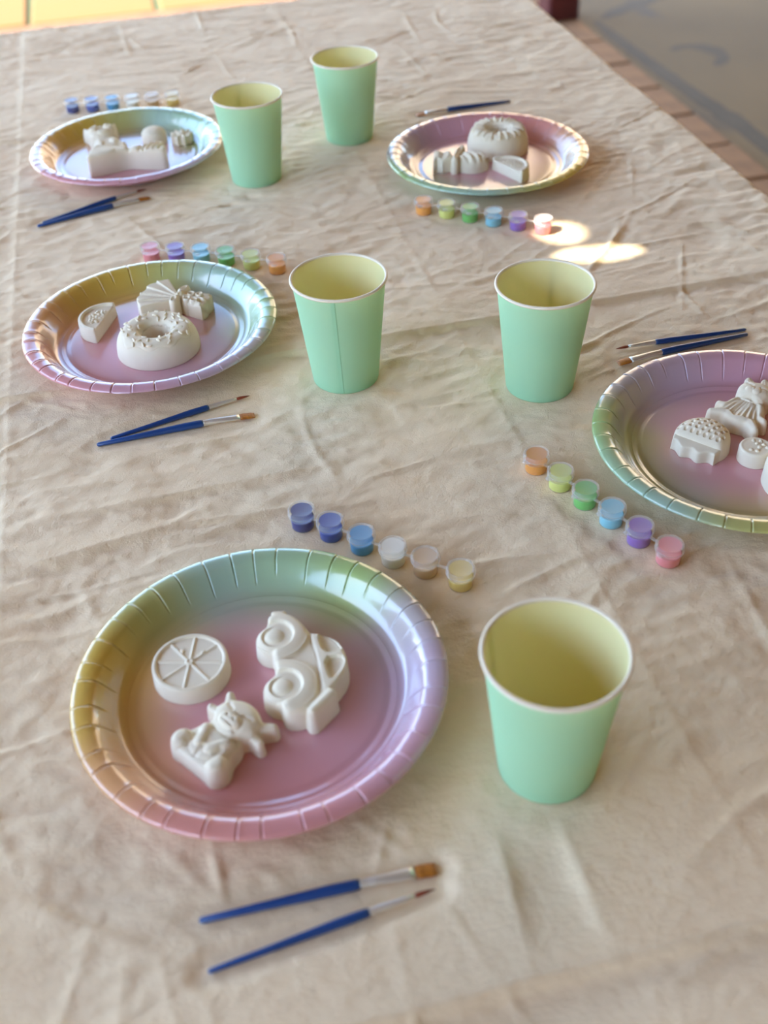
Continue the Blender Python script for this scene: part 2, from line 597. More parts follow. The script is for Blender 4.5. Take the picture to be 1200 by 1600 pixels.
nrng = np.random.default_rng(11)


def gnoise(x, y, seed):
    """2-D gradient noise"""
    g = np.random.default_rng(seed).uniform(0, 2 * np.pi, (64, 64))
    xi, yi = np.floor(x).astype(int), np.floor(y).astype(int)
    fx, fy = x - xi, y - yi
    sx, sy = fx * fx * fx * (fx * (fx * 6 - 15) + 10), fy * fy * fy * (fy * (fy * 6 - 15) + 10)

    def dot(ix, iy):
        a = g[ix % 64, iy % 64]
        return np.cos(a) * (x - ix) + np.sin(a) * (y - iy)
    a = dot(xi, yi) * (1 - sx) + dot(xi + 1, yi) * sx
    b = dot(xi, yi + 1) * (1 - sx) + dot(xi + 1, yi + 1) * sx
    return a * (1 - sy) + b * sy


def to_table(x, y):
    return (x * CU + y * SU, -x * SU + y * CU)


STEP = 0.0022
EDGE_R, DROP = 0.007, 0.24
quarter = EDGE_R * math.pi / 2


def axis_samples(a, b):
    inner = np.linspace(a + EDGE_R, b - EDGE_R, int((b - a) / STEP))
    arc = np.linspace(0, quarter, 6)[1:]
    dr = quarter + np.linspace(0, DROP, 14)[1:]
    ext = np.concatenate([arc, dr])
    pos = lambda e: np.where(e < quarter, EDGE_R * np.sin(e / EDGE_R), EDGE_R)
    dz = lambda e: np.where(e < quarter, EDGE_R * (1 - np.cos(e / EDGE_R)), EDGE_R + e - quarter)
    x = np.concatenate([(a + EDGE_R - pos(ext))[::-1], inner, b - EDGE_R + pos(ext)])
    z = np.concatenate([dz(ext)[::-1], np.zeros_like(inner), dz(ext)])
    return x, z


xs, zx = axis_samples(U0, U1)
ys, zy = axis_samples(V0, V1)
GU, GV = np.meshgrid(xs, ys, indexing='ij')
drop = np.maximum(zx[:, None], zy[None, :]) + 0.35 * np.minimum(zx[:, None], zy[None, :])

H = 0.0016 * gnoise(GU * 7, GV * 9, 1) + 0.0014 * gnoise(GU * 14 + 3, GV * 18, 2)
wx = GU + 0.012 * gnoise(GU * 12, GV * 12, 3)
wy = GV + 0.012 * gnoise(GU * 12 + 9, GV * 12, 4)
amp = 0.55 + 0.9 * np.clip(gnoise(GU * 4 + 5, GV * 4, 8) + 0.25, 0, 1)
amp *= 0.45 + 0.55 * np.clip((GV - 0.25) / 0.35, 0, 1)
H += amp * 0.0040 * (0.35 - np.abs(gnoise(wx * 16, wy * 34, 5)))
H += amp * 0.0032 * (0.35 - np.abs(gnoise(wx * 30 + wy * 14, wy * 52, 6)))
H += amp * 0.0007 * gnoise(wx * 90, wy * 120, 7)


def crease(a, b, amp_, w, skew=0.0):
    """a sharp pressed fold between two table-frame points"""
    ax, ay = a
    bx, by = b
    L = math.hypot(bx - ax, by - ay)
    dx, dy = (bx - ax) / L, (by - ay) / L
    s = (GU - ax) * dx + (GV - ay) * dy
    d = -(GU - ax) * dy + (GV - ay) * dx + 0.0012 * gnoise(GU * 30, GV * 30, 9)
    end = np.clip(np.minimum(s, L - s) / 0.03, 0, 1)
    prof = np.exp(-np.abs(d) / w) + skew * np.tanh(d / (2 * w)) * np.exp(-np.abs(d) / (9 * w))
    return amp_ * end * prof


def wc(x0, y0, x1, y1, *r):
    return crease(to_table(x0, y0), to_table(x1, y1), *r)


H += crease((-0.30, 0.835), (0.70, 0.836), 0.0036, 0.0028, 0.7)       # long fold across the middle
H += crease((-0.30, 0.238), (0.70, 0.236), 0.0050, 0.0036, 0.9)       # fold near the camera
H += crease((-0.30, 1.43), (0.70, 1.432), 0.0012, 0.0028, 0.4)
H += crease((-0.157, -0.05), (-0.150, 1.9), 0.0011, 0.0030, -0.6)     # lengthwise fold on the left
H += crease((0.243, -0.05), (0.243, 1.9), 0.0006, 0.0030, 0.4)
H += wc(-0.275, 0.6185, -0.047, 0.669, 0.0040, 0.0036, 0.5)
H += wc(-0.258, 0.572, -0.150, 0.612, 0.0044, 0.0036, 0.5)
H += wc(-0.160, 0.610, -0.060, 0.620, 0.0038, 0.0034, 0.5)
H += wc(-0.27, 0.655, -0.17, 0.668, 0.0030, 0.004, 0.4)
H += wc(0.02, 0.675, 0.115, 0.69, 0.0034, 0.006, 0.6)
H += wc(0.03, 0.60, 0.11, 0.60, 0.0030, 0.006, 0.5)
H += wc(-0.21, 0.315, -0.12, 0.275, 0.0028, 0.003, -0.5)
H += wc(0.085, 0.345, 0.105, 0.255, 0.0036, 0.004, 0.5)
H += wc(0.05, 0.34, 0.06, 0.255, 0.0032, 0.004, -0.5)
for _ in range(330):                                                   # loose short wrinkles
    u, v = nrng.uniform(U0, U1), nrng.uniform(0.15, V1)
    near = v < 0.42 and nrng.random() < 0.6
    a = nrng.normal(1.75, 0.3) if near else nrng.normal(0.03, 0.33) + (math.pi / 2 if nrng.random() < 0.10 else 0)
    L = nrng.uniform(0.05, 0.22)
    i0, i1 = np.searchsorted(xs, [u - L, u + L])
    j0, j1 = np.searchsorted(ys, [v - L, v + L])
    if i1 - i0 < 3 or j1 - j0 < 3:
        continue
    gu, gv = GU[i0:i1, j0:j1], GV[i0:i1, j0:j1]
    s = (gu - u) * math.cos(a) + (gv - v) * math.sin(a)
    bend = nrng.normal(0, 0.9)
    d = -(gu - u) * math.sin(a) + (gv - v) * math.cos(a) + bend * s * s
    w = nrng.uniform(0.0020, 0.0048)
    en = np.clip(1 - (np.abs(s) / (L * 0.5)) ** 2, 0, 1)
    H[i0:i1, j0:j1] += nrng.uniform(0.0010, 0.0032) * en * (np.exp(-np.abs(d) / w) - 0.35 * np.exp(-(d / (3 * w)) ** 2))

mask = np.ones_like(H)


def flatten(x, y, r, soft=0.014):
    global mask
    u, v = to_table(x, y)
    i0, i1 = np.searchsorted(xs, [u - r - soft, u + r + soft])
    j0, j1 = np.searchsorted(ys, [v - r - soft, v + r + soft])
    dd = np.hypot(GU[i0:i1, j0:j1] - u, GV[i0:i1, j0:j1] - v)
    t = np.clip((dd - r) / soft, 0, 1)
    mask[i0:i1, j0:j1] = np.minimum(mask[i0:i1, j0:j1], t * t * (3 - 2 * t))


for x, y, *_ in PLATES:
    flatten(x, y, 0.092, 0.03)
for x, y, *_ in CUPS:
    flatten(x, y, 0.030)
for pts, *_ in STRIPS:
    for x, y in pts:
        flatten(x, y, 0.012)
for a, b, *_ in BRUSHES:
    for t in np.linspace(0, 1, 22):
        flatten(a[0] + (b[0] - a[0]) * t, a[1] + (b[1] - a[1]) * t, 0.004, 0.010)
H = 0.0042 * np.tanh(1.2 * H / 0.0042) * mask
swing = 0.010 * np.sin(GV * 26 + 2 * np.sin(GV * 7)) + 0.006 * np.sin(GU * 31)
hang = np.clip((drop - EDGE_R) / DROP, 0, 1)
fadeH = np.clip(1 - drop / EDGE_R, 0, 1)
PX = GU + np.where(zx[:, None] >= EDGE_R, np.sign(GU - 0.2) * (0.012 + swing) * hang, 0)
PY = GV + np.where(zy[None, :] >= EDGE_R, np.sign(GV - 0.9) * (0.012 + swing) * hang, 0)
PZ = T - drop + H * fadeH
ni, nj = GU.shape
idx = np.arange(ni * nj).reshape(ni, nj)
quads = np.stack([idx[:-1, :-1], idx[1:, :-1], idx[1:, 1:], idx[:-1, 1:]], -1).reshape(-1, 4)
cloth_me = np_mesh('tablecloth', np.stack([PX, PY, PZ], -1).reshape(-1, 3), quads)
cloth = link('tablecloth', cloth_me, MT['cloth'], None, (0, 0, 0), YAW)
tag(cloth, 'creased beige cotton cloth spread over the long table', 'tablecloth')

# ------------------------------------------------------------------ paper plates
N_CRIMP = 38
crimp_rng = np.random.default_rng(5)
crimp_at = (np.arange(N_CRIMP) + crimp_rng.uniform(-0.16, 0.16, N_CRIMP)) / N_CRIMP * 2 * np.pi
crimp_d = crimp_rng.uniform(0.6, 1.25, N_CRIMP)
crimp_r0 = crimp_rng.uniform(0.0, 0.006, N_CRIMP)
step_h = crimp_rng.uniform(-0.0003, 0.0003, N_CRIMP)


def smooth_profile(pts, n):
    """Catmull-Rom through profile points, n points per span"""
    P = [np.array(q, float) for q in pts]
    out = []
    for i in range(len(P) - 1):
        p0, p1, p2, p3 = P[max(i - 1, 0)], P[i], P[i + 1], P[min(i + 2, len(P) - 1)]
        for k in range(n):
            t = k / n
            out.append(0.5 * (2 * p1 + (p2 - p0) * t + (2 * p0 - 5 * p1 + 4 * p2 - p3) * t * t + (3 * p1 - p0 - 3 * p2 + p3) * t ** 3))
    out.append(P[-1])
    return np.array(out)


well_prof = smooth_profile([(0.0005, 0.0026), (0.02, 0.0026), (0.05, 0.0026), (0.072, 0.0025), (0.0765, 0.0021), (0.079, 0.0018), (0.0812, 0.0024), (0.0835, 0.0030)], 4)
rim_prof = smooth_profile([(0.0835, 0.0030), (0.0860, 0.0033), (0.0890, 0.0048), (0.0925, 0.0085), (0.0960, 0.0130), (0.0992, 0.0168), (0.1018, 0.0190),
                           (0.1050, 0.0202), (0.1085, 0.0205), (0.1120, 0.0199), (0.1142, 0.0187), (0.1150, 0.0172)], 4)


def plate_part(name, prof, crimps):
    ang = [np.linspace(0, 2 * np.pi, 229)[:-1]]
    if crimps:
        w = np.array([-0.0120, -0.0068, -0.0034, 0, 0.0034, 0.0068, 0.0120])
        ang = [np.linspace(0, 2 * np.pi, 191)[:-1], (crimp_at[:, None] + w[None, :]).ravel() % (2 * np.pi)]
    ang = np.unique(np.round(np.sort(np.concatenate(ang)), 5))
    n = len(ang)
    r = prof[:, 0][:, None] * np.ones(n)[None, :]
    z = prof[:, 1][:, None] * np.ones(n)[None, :]
    if crimps:
        dd = (ang[None, :] - crimp_at[:, None] + np.pi) % (2 * np.pi) - np.pi
        near = np.argmin(np.abs(dd), 0)
        dn = dd[near, np.arange(n)]
        groove = np.maximum(0, 1 - np.abs(dn) / 0.0068) * crimp_d[near]
        ridge = np.exp(-((np.abs(dn) - 0.0095) / 0.004) ** 2)
        seg = np.searchsorted(np.sort(crimp_at), ang) % N_CRIMP
        on = np.clip((prof[:, 0][:, None] - 0.0885 - crimp_r0[near][None, :]) / 0.004, 0, 1)
        z = z + on * (-0.00065 * groove[None, :] + 0.00016 * ridge[None, :] + step_h[seg][None, :])
        r = r + on * (0.0005 * groove[None, :]) * np.clip((0.107 - prof[:, 0][:, None]) / 0.004, -1, 1)
    V = np.stack([r * np.cos(ang)[None, :], r * np.sin(ang)[None, :], z], -1)
    # underside, 0.5 mm below
    m = len(prof)
    tan = np.gradient(prof, axis=0)
    nrm = np.stack([tan[:, 1], -tan[:, 0]], -1)
    nrm /= np.linalg.norm(nrm, axis=1)[:, None]
    t = 0.0005
    r2, z2 = r + nrm[:, 0][:, None] * t, z + nrm[:, 1][:, None] * t
    V2 = np.stack([r2 * np.cos(ang)[None, :], r2 * np.sin(ang)[None, :], z2], -1)
    allv = np.concatenate([V.reshape(-1, 3), V2.reshape(-1, 3)])
    ix = np.arange(m * n).reshape(m, n)
    ja = np.roll(ix, -1, axis=1)
    top = np.stack([ix[:-1], ix[1:], ja[1:], ja[:-1]], -1).reshape(-1, 4)
    bot = np.stack([ix[:-1], ja[:-1], ja[1:], ix[1:]], -1).reshape(-1, 4) + m * n
    lip = np.stack([ix[-1], ix[-1] + m * n, ja[-1] + m * n, ja[-1]], -1)
    return np_mesh(name, allv, np.concatenate([top, bot, lip]))


well_me = plate_part('well', well_prof, False)
rim_me = plate_part('crimped_rim', rim_prof, True)
well_me.materials.append(MT['plate'])
rim_me.materials.append(MT['plate'])
PLATE_OBJ = []
for x, y, rot, lab in PLATES:
    t = thing('paper_plate', lab, 'plate', (x, y, T), rot, 'rainbow paper plates')
    link('well', well_me, None, t)
    link('crimped_rim', rim_me, None, t)
    PLATE_OBJ.append(t)

# ------------------------------------------------------------------ paper cups
CH, CR, CB = 0.0952, 0.0388, 0.0283
wall_t = 0.0006
body_me = lathe('cup_wall', [(CB - 0.0012, 0.0004), (CB - 0.0003, 0.0), (CB, 0.0008), (CB + (CR - 0.0006 - CB) * 0.5, CH / 2), (CR - 0.0006, CH - 0.0012)], 96)
lin_prof = [(0.0, 0.0052), (CB - 0.004, 0.0052), (CB - 0.0012, 0.0056), (CB - 0.0002, 0.0070)]
lin_prof += [(CB - 0.0002 + (CR - 0.0011 - CB) * k / 8 , 0.0070 + (CH - 0.0078) * k / 8) for k in range(1, 9)]
lining_me = lathe('lining', lin_prof[::-1], 96)
rr = 0.0013
rimc_me = lathe('rolled_rim', [(CR + rr * math.cos(a), CH - 0.0004 + rr * math.sin(a)) for a in np.linspace(0, 2 * math.pi, 13)], 96)
base_me = lathe('cup_base', [(0.0, 0.0035), (CB - 0.002, 0.0035), (CB - 0.0012, 0.0004)], 96)
for me, mt in ((body_me, 'mint'), (lining_me, 'cream'), (rimc_me, 'rim'), (base_me, 'mint')):
    me.materials.append(MT[mt])


def seam_mesh():
    v, f = [], []
    n = 12
    for k in range(n + 1):
        t = k / n
        r = CB + (CR - 0.0006 - CB) * t
        z = 0.001 + (CH - 0.0026) * t
        for a, rad in ((0.0, 0.0), (0.0, 0.00035), (0.09, 0.0003), (0.12, -0.0001)):
            aa = a * 0.033 / r
            v.append(((r + rad) * math.cos(aa), (r + rad) * math.sin(aa), z))
    for k in range(n):
        for j in range(3):
            a = k * 4 + j
            f.append((a, a + 1, a + 5, a + 4))
    return pydata('side_seam', v, f)


seam_me = seam_mesh()
seam_me.materials.append(MT['mint'])
for x, y, a, lab in CUPS:
    t = thing('paper_cup', lab, 'cup', (x, y, T), a, 'mint paper cups')
    link('cup_wall', body_me, None, t)
    link('lining', lining_me, None, t)
    link('rolled_rim', rimc_me, None, t)
    link('cup_base', base_me, None, t)
    link('side_seam', seam_me, None, t)

# ------------------------------------------------------------------ paint pot strips
PAINT = {'navy': (20, 40, 128), 'royal': (22, 66, 164), 'cyan': (40, 146, 196), 'white': (232, 226, 208), 'beige': (206, 168, 118),
         'ochre': (222, 190, 92), 'pink': (238, 140, 146), 'purple': (142, 96, 190), 'aqua': (124, 200, 218), 'green': (104, 190, 84),
         'lime': (216, 220, 116), 'orange': (236, 156, 46)}
for k_, c in PAINT.items():
    MT['paint_' + k_] = mat('paint_' + k_, srgb(*c), 0.35, spec=0.5)
pot_me = lathe('pot', [(0.0, 0.0), (0.0078, 0.0), (0.0084, 0.0006), (0.0089, 0.0096), (0.0098, 0.0099), (0.0100, 0.0108), (0.0097, 0.0115), (0.0090, 0.0116)], 40)
lid_me_z = [(0.0090, 0.0118), (0.0100, 0.0119), (0.0103, 0.0126), (0.0102, 0.0134), (0.0097, 0.0137), (0.0099, 0.0146), (0.0099, 0.0158), (0.0096, 0.0164), (0.0090, 0.0166), (0.0085, 0.0163), (0.0, 0.0165)]
paint_me0 = lathe('paint', [(0.0, 0.0003), (0.0076, 0.0003), (0.0081, 0.0010), (0.0084, 0.0075), (0.0085, 0.0090), (0.0078, 0.0086), (0.0, 0.0084)], 32)
smear_me0 = lathe('paint_smear', [(0.0, 0.0152), (0.0078, 0.0152), (0.0080, 0.0157), (0.0, 0.0158)], 24)
smear_me0.polygons.foreach_set('use_smooth', [False] * len(smear_me0.polygons))


def lid_mesh():
    me = lathe('lid', lid_me_z, 40)
    bm = bmesh.new()
    bm.from_mesh(me)
    # thumb tab
    for q in bmesh.ops.create_cube(bm, size=1.0)['verts']:
        q.co = Vector((0.0112 + q.co.x * 0.0034, q.co.y * 0.0062 * (1 - 0.45 * (q.co.x + 0.5)), 0.0126 + q.co.z * 0.0010))
    bm.to_mesh(me)
    bm.free()
    return me


lid_me = lid_mesh()
lid_me.polygons.foreach_set('use_smooth', [True] * len(lid_me.polygons))
link_me = box('hinge_link', -0.5, 0.5, -0.0011, 0.0011, 0.0103, 0.0110)
pot_me.materials.append(MT['pot'])
lid_me.materials.append(MT['lid'])
link_me.materials.append(MT['lid'])
for pts, cols, lab, tab in STRIPS:
    cx, cy = sum(p[0] for p in pts) / 6, sum(p[1] for p in pts) / 6
    st = thing('paint_pot_strip', lab, 'paint pots', (cx, cy, T), 0.0, 'strips of paint pots')
    for i, ((x, y), c) in enumerate(zip(pts, cols)):
        po = link('pot', pot_me, None, st, (x - cx, y - cy, 0.0), 0.0)
        po['label'] = 'small milky pot of %s paint' % {'royal': 'royal blue', 'cyan': 'bright blue', 'aqua': 'light blue', 'ochre': 'pale yellow', 'lime': 'pale lime', 'navy': 'dark blue'}.get(c, c)
        for me0, nm in ((paint_me0, 'paint'), (smear_me0, 'paint_smear')):
            key = nm + '_' + c
            if key not in bpy.data.meshes:
                mm = me0.copy()
                mm.name = key
                mm.materials.append(MT['paint_' + c])
            link(nm, bpy.data.meshes[key], None, po)
        link('lid', lid_me, None, po, (0, 0, 0), tab + rnd.uniform(-0.15, 0.15))
        if i:
            qx, qy = pts[i - 1]
            d = math.hypot(x - qx, y - qy)
            ln = link('hinge_link', link_me, None, st, ((x + qx) / 2 - cx, (y + qy) / 2 - cy, 0), math.atan2(y - qy, x - qx))
            ln.scale = (d - 0.0186, 1, 1)

# ------------------------------------------------------------------ paintbrushes
def sweep(name, secs, n=16):
    """tube along x from sections (x, half width y, half height z, z centre)"""
    v, f = [], []
    for x, wy_, wz_, zc in secs:
        for k in range(n):
            a = 2 * math.pi * k / n
            v.append((x, wy_ * math.cos(a), zc + wz_ * math.sin(a)))
    for i in range(len(secs) - 1):
        for k in range(n):
            j = (k + 1) % n
            f.append((i * n + k, (i + 1) * n + k, (i + 1) * n + j, i * n + j))
    f.append(tuple(range(n))[::1])
    f.append(tuple(range((len(secs) - 1) * n, len(secs) * n))[::-1])
    f = [tuple(reversed(q)) for q in f]
    me = pydata(name, v, f)
    me.polygons.foreach_set('use_smooth', [True] * len(me.polygons))
    return me


def brush_meshes(kind, L):
    if kind == 'flat':
        h0, h1, fe, r0, r1 = 0.0, L * 0.672, L * 0.905, 0.0017, 0.0031
        zc = 0.0031
        handle = sweep('handle', [(h0, 0.0009, 0.0009, 0.0018), (h0 + 0.0012, r0, r0, 0.0018), (L * 0.3, 0.0024, 0.0024, 0.0025), (L * 0.55, r1, r1, zc), (h1 - 0.002, 0.0030, 0.0030, zc), (h1, 0.0026, 0.0026, zc)], 12)
        fs = [(h1 - 0.0005, 0.0024, 0.0024, zc), (h1 + 0.0012, 0.0026, 0.0026, zc), (h1 + 0.0018, 0.0022, 0.0022, zc), (h1 + 0.0026, 0.0026, 0.0026, zc), (h1 + 0.0040, 0.0022, 0.0022, zc),
              (h1 + 0.0050, 0.0026, 0.0026, zc), (h1 + 0.011, 0.0026, 0.0023, zc), (fe - 0.003, 0.0037, 0.0015, 0.0026), (fe, 0.0040, 0.0013, 0.0024)]
        br = [(fe - 0.001, 0.0036, 0.0010, 0.0024), (fe + 0.003, 0.0041, 0.0012, 0.0022), (L - 0.003, 0.0041, 0.0009, 0.0017), (L, 0.0036, 0.0003, 0.0014)]
        return handle, sweep('ferrule', fs, 18), sweep('bristles', br, 18), 'amber'
    h0, h1, fe = 0.0, L * 0.700, L * 0.905
    zc = 0.0026
    handle = sweep('handle', [(h0, 0.0008, 0.0008, 0.0015), (h0 + 0.0012, 0.0014, 0.0014, 0.0015), (L * 0.3, 0.0019, 0.0019, 0.0020), (L * 0.58, 0.0026, 0.0026, zc), (h1 - 0.002, 0.0025, 0.0025, zc), (h1, 0.0021, 0.0021, zc)], 12)
    fs = [(h1 - 0.0005, 0.0019, 0.0019, zc), (h1 + 0.0012, 0.0021, 0.0021, zc), (h1 + 0.0018, 0.0017, 0.0017, zc), (h1 + 0.0026, 0.0021, 0.0021, zc), (h1 + 0.0038, 0.0018, 0.0018, zc),
          (h1 + 0.0048, 0.0020, 0.0020, zc), (fe - 0.004, 0.0014, 0.0014, 0.0024), (fe, 0.0012, 0.0012, 0.0023)]
    br = [(fe - 0.001, 0.0010, 0.0010, 0.0023), (fe + 0.003, 0.0013, 0.0013, 0.0022), (L - 0.004, 0.0009, 0.0009, 0.0020), (L, 0.0002, 0.0002, 0.0017)]
    return handle, sweep('ferrule', fs, 16), sweep('bristles', br, 14), 'rust'


for a, b, kind, lab in BRUSHES:
    L = math.hypot(b[0] - a[0], b[1] - a[1])
    t = thing('paintbrush', lab, 'paintbrush', (a[0], a[1], T), math.atan2(b[1] - a[1], b[0] - a[0]), 'blue craft paintbrushes')
    h_, f_, b_, mt = brush_meshes(kind, L)
    link('handle', h_, MT['blue_handle'], t)
    link('ferrule', f_, MT['ferrule'], t)
    link('bristles', b_, MT[mt], t)

# ------------------------------------------------------------------ plaster figures (moulded reliefs, worked out in millimetres)
def smax(a, b, k):
    h = np.maximum(k - np.abs(a - b), 0) / k
    return np.maximum(a, b) + h * h * k * 0.25


def smin(a, b, k):
    return -smax(-a, -b, k)


def circ(X, Y, cx, cy, r):
    return np.hypot(X - cx, Y - cy) - r


def ell(X, Y, cx, cy, a, b, rot=0.0):
    c, s = math.cos(rot), math.sin(rot)
    x, y = (X - cx) * c + (Y - cy) * s, -(X - cx) * s + (Y - cy) * c
    q = np.hypot(x / a, y / b)
    g = np.hypot(x / a ** 2, y / b ** 2) + 1e-6
    return q * (q - 1) / g


def seg(X, Y, x0, y0, x1, y1, r0, r1=None):
    r1 = r0 if r1 is None else r1
    dx, dy = x1 - x0, y1 - y0
    t = np.clip(((X - x0) * dx + (Y - y0) * dy) / (dx * dx + dy * dy), 0, 1)
    return np.hypot(X - x0 - t * dx, Y - y0 - t * dy) - (r0 + (r1 - r0) * t)


def poly(X, Y, P):
    d = np.full(np.broadcast(X, Y).shape, 1e9)
    s = np.ones_like(d)
    n = len(P)
    for i in range(n):
        (ax, ay), (bx, by) = P[i], P[i - 1]
        ex, ey = bx - ax, by - ay
        wx_, wy_ = X - ax, Y - ay
        t = np.clip((wx_ * ex + wy_ * ey) / (ex * ex + ey * ey), 0, 1)
        d = np.minimum(d, (wx_ - ex * t) ** 2 + (wy_ - ey * t) ** 2)
        c1, c2, c3 = Y >= ay, Y < by, ex * wy_ > ey * wx_
        flip = (c1 & c2 & c3) | (~c1 & ~c2 & ~c3)
        s = np.where(flip, -s, s)
    return s * np.sqrt(d)


def chaikin(P, n=2):
    for _ in range(n):
        Q = []
        for i in range(len(P)):
            (ax, ay), (bx, by) = P[i], P[(i + 1) % len(P)]
            Q += [(ax * .75 + bx * .25, ay * .75 + by * .25), (ax * .25 + bx * .75, ay * .25 + by * .75)]
        P = Q
    return P


def up_(d, h, w):
    """flat raised area inside d < 0 with a soft shoulder w wide"""
    t = np.clip(0.5 - d / w, 0, 1)
    return h * t * t * (3 - 2 * t)


def dome(d, h, w):
    """rounded swelling inside d < 0, full height w inside the edge"""
    t = np.clip(-d / w, 0, 1)
    return h * np.sqrt(np.clip(1 - (1 - t) ** 2, 0, 1))


def line(d, h, w):
    return h * np.exp(-(d / w) ** 2)


def surface_nets(F, org, h):
    """quad surface of F = 0"""
    nx, ny, nz = F.shape
    ins = F < 0
    cell = np.zeros((nx - 1, ny - 1, nz - 1), np.uint8)
    for i in (0, 1):
        for j in (0, 1):
            for k in (0, 1):
                cell += ins[i:nx - 1 + i, j:ny - 1 + j, k:nz - 1 + k]
    act = (cell > 0) & (cell < 8)
    ci, cj, ck = np.nonzero(act)
    num = np.full(act.shape, -1, np.int64)
    num[ci, cj, ck] = np.arange(len(ci))
    acc = np.zeros((len(ci), 3))
    cnt = np.zeros(len(ci))
    for ax in range(3):
        for a in (0, 1):
            for b in (0, 1):
                o = [0, 0, 0]
                oth = [q for q in range(3) if q != ax]
                o[oth[0]], o[oth[1]] = a, b
                e = list(o)
                e[ax] = 1
                f0 = F[ci + o[0], cj + o[1], ck + o[2]]
                f1 = F[ci + e[0], cj + e[1], ck + e[2]]
                m = (f0 < 0) != (f1 < 0)
                t = np.where(m, f0 / np.where(m, f0 - f1, 1), 0)
                p = np.stack([np.full(len(ci), o[0], float), np.full(len(ci), o[1], float), np.full(len(ci), o[2], float)], 1)
                p[:, ax] += t
                acc += p * m[:, None]
                cnt += m
    V = (acc / cnt[:, None] + np.stack([ci, cj, ck], 1)) * h + np.array(org)
    Q = []
    for ax in range(3):
        sl0, sl1 = [slice(None)] * 3, [slice(None)] * 3
        sl0[ax], sl1[ax] = slice(0, -1), slice(1, None)
        a, b = ins[tuple(sl0)], ins[tuple(sl1)]
        ei = np.nonzero(a != b)
        oth = [q for q in range(3) if q != ax]
        ok = (ei[oth[0]] > 0) & (ei[oth[1]] > 0) & (ei[oth[0]] < F.shape[oth[0]] - 1) & (ei[oth[1]] < F.shape[oth[1]] - 1)
        ei = [q[ok] for q in ei]
        flip = a[tuple(ei)]
        quad = []
        for (da, db) in ((0, 0), (-1, 0), (-1, -1), (0, -1)):
            c = [q.copy() for q in ei]
            c[oth[0]] = c[oth[0]] + da
            c[oth[1]] = c[oth[1]] + db
            quad.append(num[tuple(c)])
        q = np.stack(quad, 1)
        if ax == 1:
            flip = ~flip
        q[~flip] = q[~flip][:, ::-1]
        Q.append(q)
    return V, np.concatenate(Q)


def relief(name, bounds, fn, h=0.6, draft=0.06, k=1.6, zmax=32, lower=None):
    """mould: fn(X, Y) -> (outline distance, height) in mm; flat underneath"""
    x0, x1, y0, y1 = bounds
    X = np.arange(x0, x1 + h, h)[:, None]
    Y = np.arange(y0, y1 + h, h)[None, :]
    D, Ht = fn(X, Y)[:2]
    Ht = np.broadcast_to(Ht, D.shape)
    zs = np.arange(-1.5 * h, zmax + 2 * h, h)
    gx, gy = np.gradient(Ht, h)
    sl = 1 / np.sqrt(1 + np.minimum(gx ** 2 + gy ** 2, 6))
    F = smax(D[:, :, None] + draft * zs[None, None, :], (zs[None, None, :] - Ht[:, :, None]) * sl[:, :, None], k)
    F = np.maximum(F, -zs[None, None, :] if lower is None else (fn(X, Y)[2][:, :, None] - zs[None, None, :]))
    V, Q = surface_nets(F.astype(np.float64), (x0, y0, zs[0]), h)
    me = np_mesh(name, V * 0.001, Q)
    me.materials.append(MT['plaster'])
    return me


PZ0 = T + 0.00265        # top of a plate's well


def figure(name, label, x, y, rz, parts, group='unpainted plaster figures'):
    if len(parts) == 1:
        o = link(name, parts[0][1], None, None, (x, y, PZ0), rz)
        return tag(o, label, 'plaster figure', group)
    t = thing(name, label, 'plaster figure', (x, y, PZ0), rz, group)
    for nm, me, *mx in parts:
        o = link(nm, me, None, t)
        if mx:
            o.matrix_local = mx[0]
    return t


def bead(name, a, b, c):
    """small rounded pellet, mm half sizes"""
    bm = bmesh.new()
    bmesh.ops.create_icosphere(bm, subdivisions=2, radius=1.0)
    for q in bm.verts:
        s = abs(q.co.x) ** 0.7 * (1 if q.co.x > 0 else -1)
        q.co = Vector((s * a, q.co.y * b, q.co.z * c)) * 0.001
    me = bpy.data.meshes.new(name)
    bm.to_mesh(me)
    bm.free()
    me.polygons.foreach_set('use_smooth', [True] * len(me.polygons))
    me.materials.append(MT['plaster'])
    return me


SPRINKLE, SEED, PIP = bead('sprinkle', 2.7, 1.1, 1.1), bead('seed', 1.7, 1.25, 1.2), bead('seed_bump', 1.6, 1.4, 1.2)


def on_surface(hf, x, y, a, lift=0.0):
    """matrix that lays a pellet on the height field (mm)"""
    e = 0.3
    f = lambda p, q: float(np.asarray(hf(np.array([[p]]), np.array([[q]]))).ravel()[0])
    z = f(x, y)
    n = Vector((-(f(x + e, y) - z) / e, -(f(x, y + e) - z) / e, 1)).normalized()
    tx = Vector((math.cos(a), math.sin(a), 0))
    tx = (tx - n * tx.dot(n)).normalized()
    ty = n.cross(tx)
    m = Matrix((tx, ty, n)).transposed().to_4x4()
    m.translation = Vector((x, y, z + lift)) * 0.001
    return m


# donuts
def donut_h(X, Y, hm=25.0):
    r = np.hypot(X, Y)
    q = np.abs((r - 25.5) / np.where(r > 25.5, 13.6, 13.2))
    e = np.where(r > 25.5, 2.1, 3.6)
    return hm * np.clip(1 - q ** e, 0, 1) ** (1 / e)


def wavy(X, Y, base, amp, n, ph):
    th = np.arctan2(Y, X)
    return base + amp * np.sin(n * th + ph) + amp * 0.5 * np.sin((n - 2) * th + 1.3 * ph)


def donut_body(hm):
    return relief('dough', (-41, 41, -41, 41), lambda X, Y: (np.maximum(np.hypot(X, Y) - 38.6, 12.4 - np.hypot(X, Y)), donut_h(X, Y, hm)), 0.65, 0.0, 2.5, hm + 3)


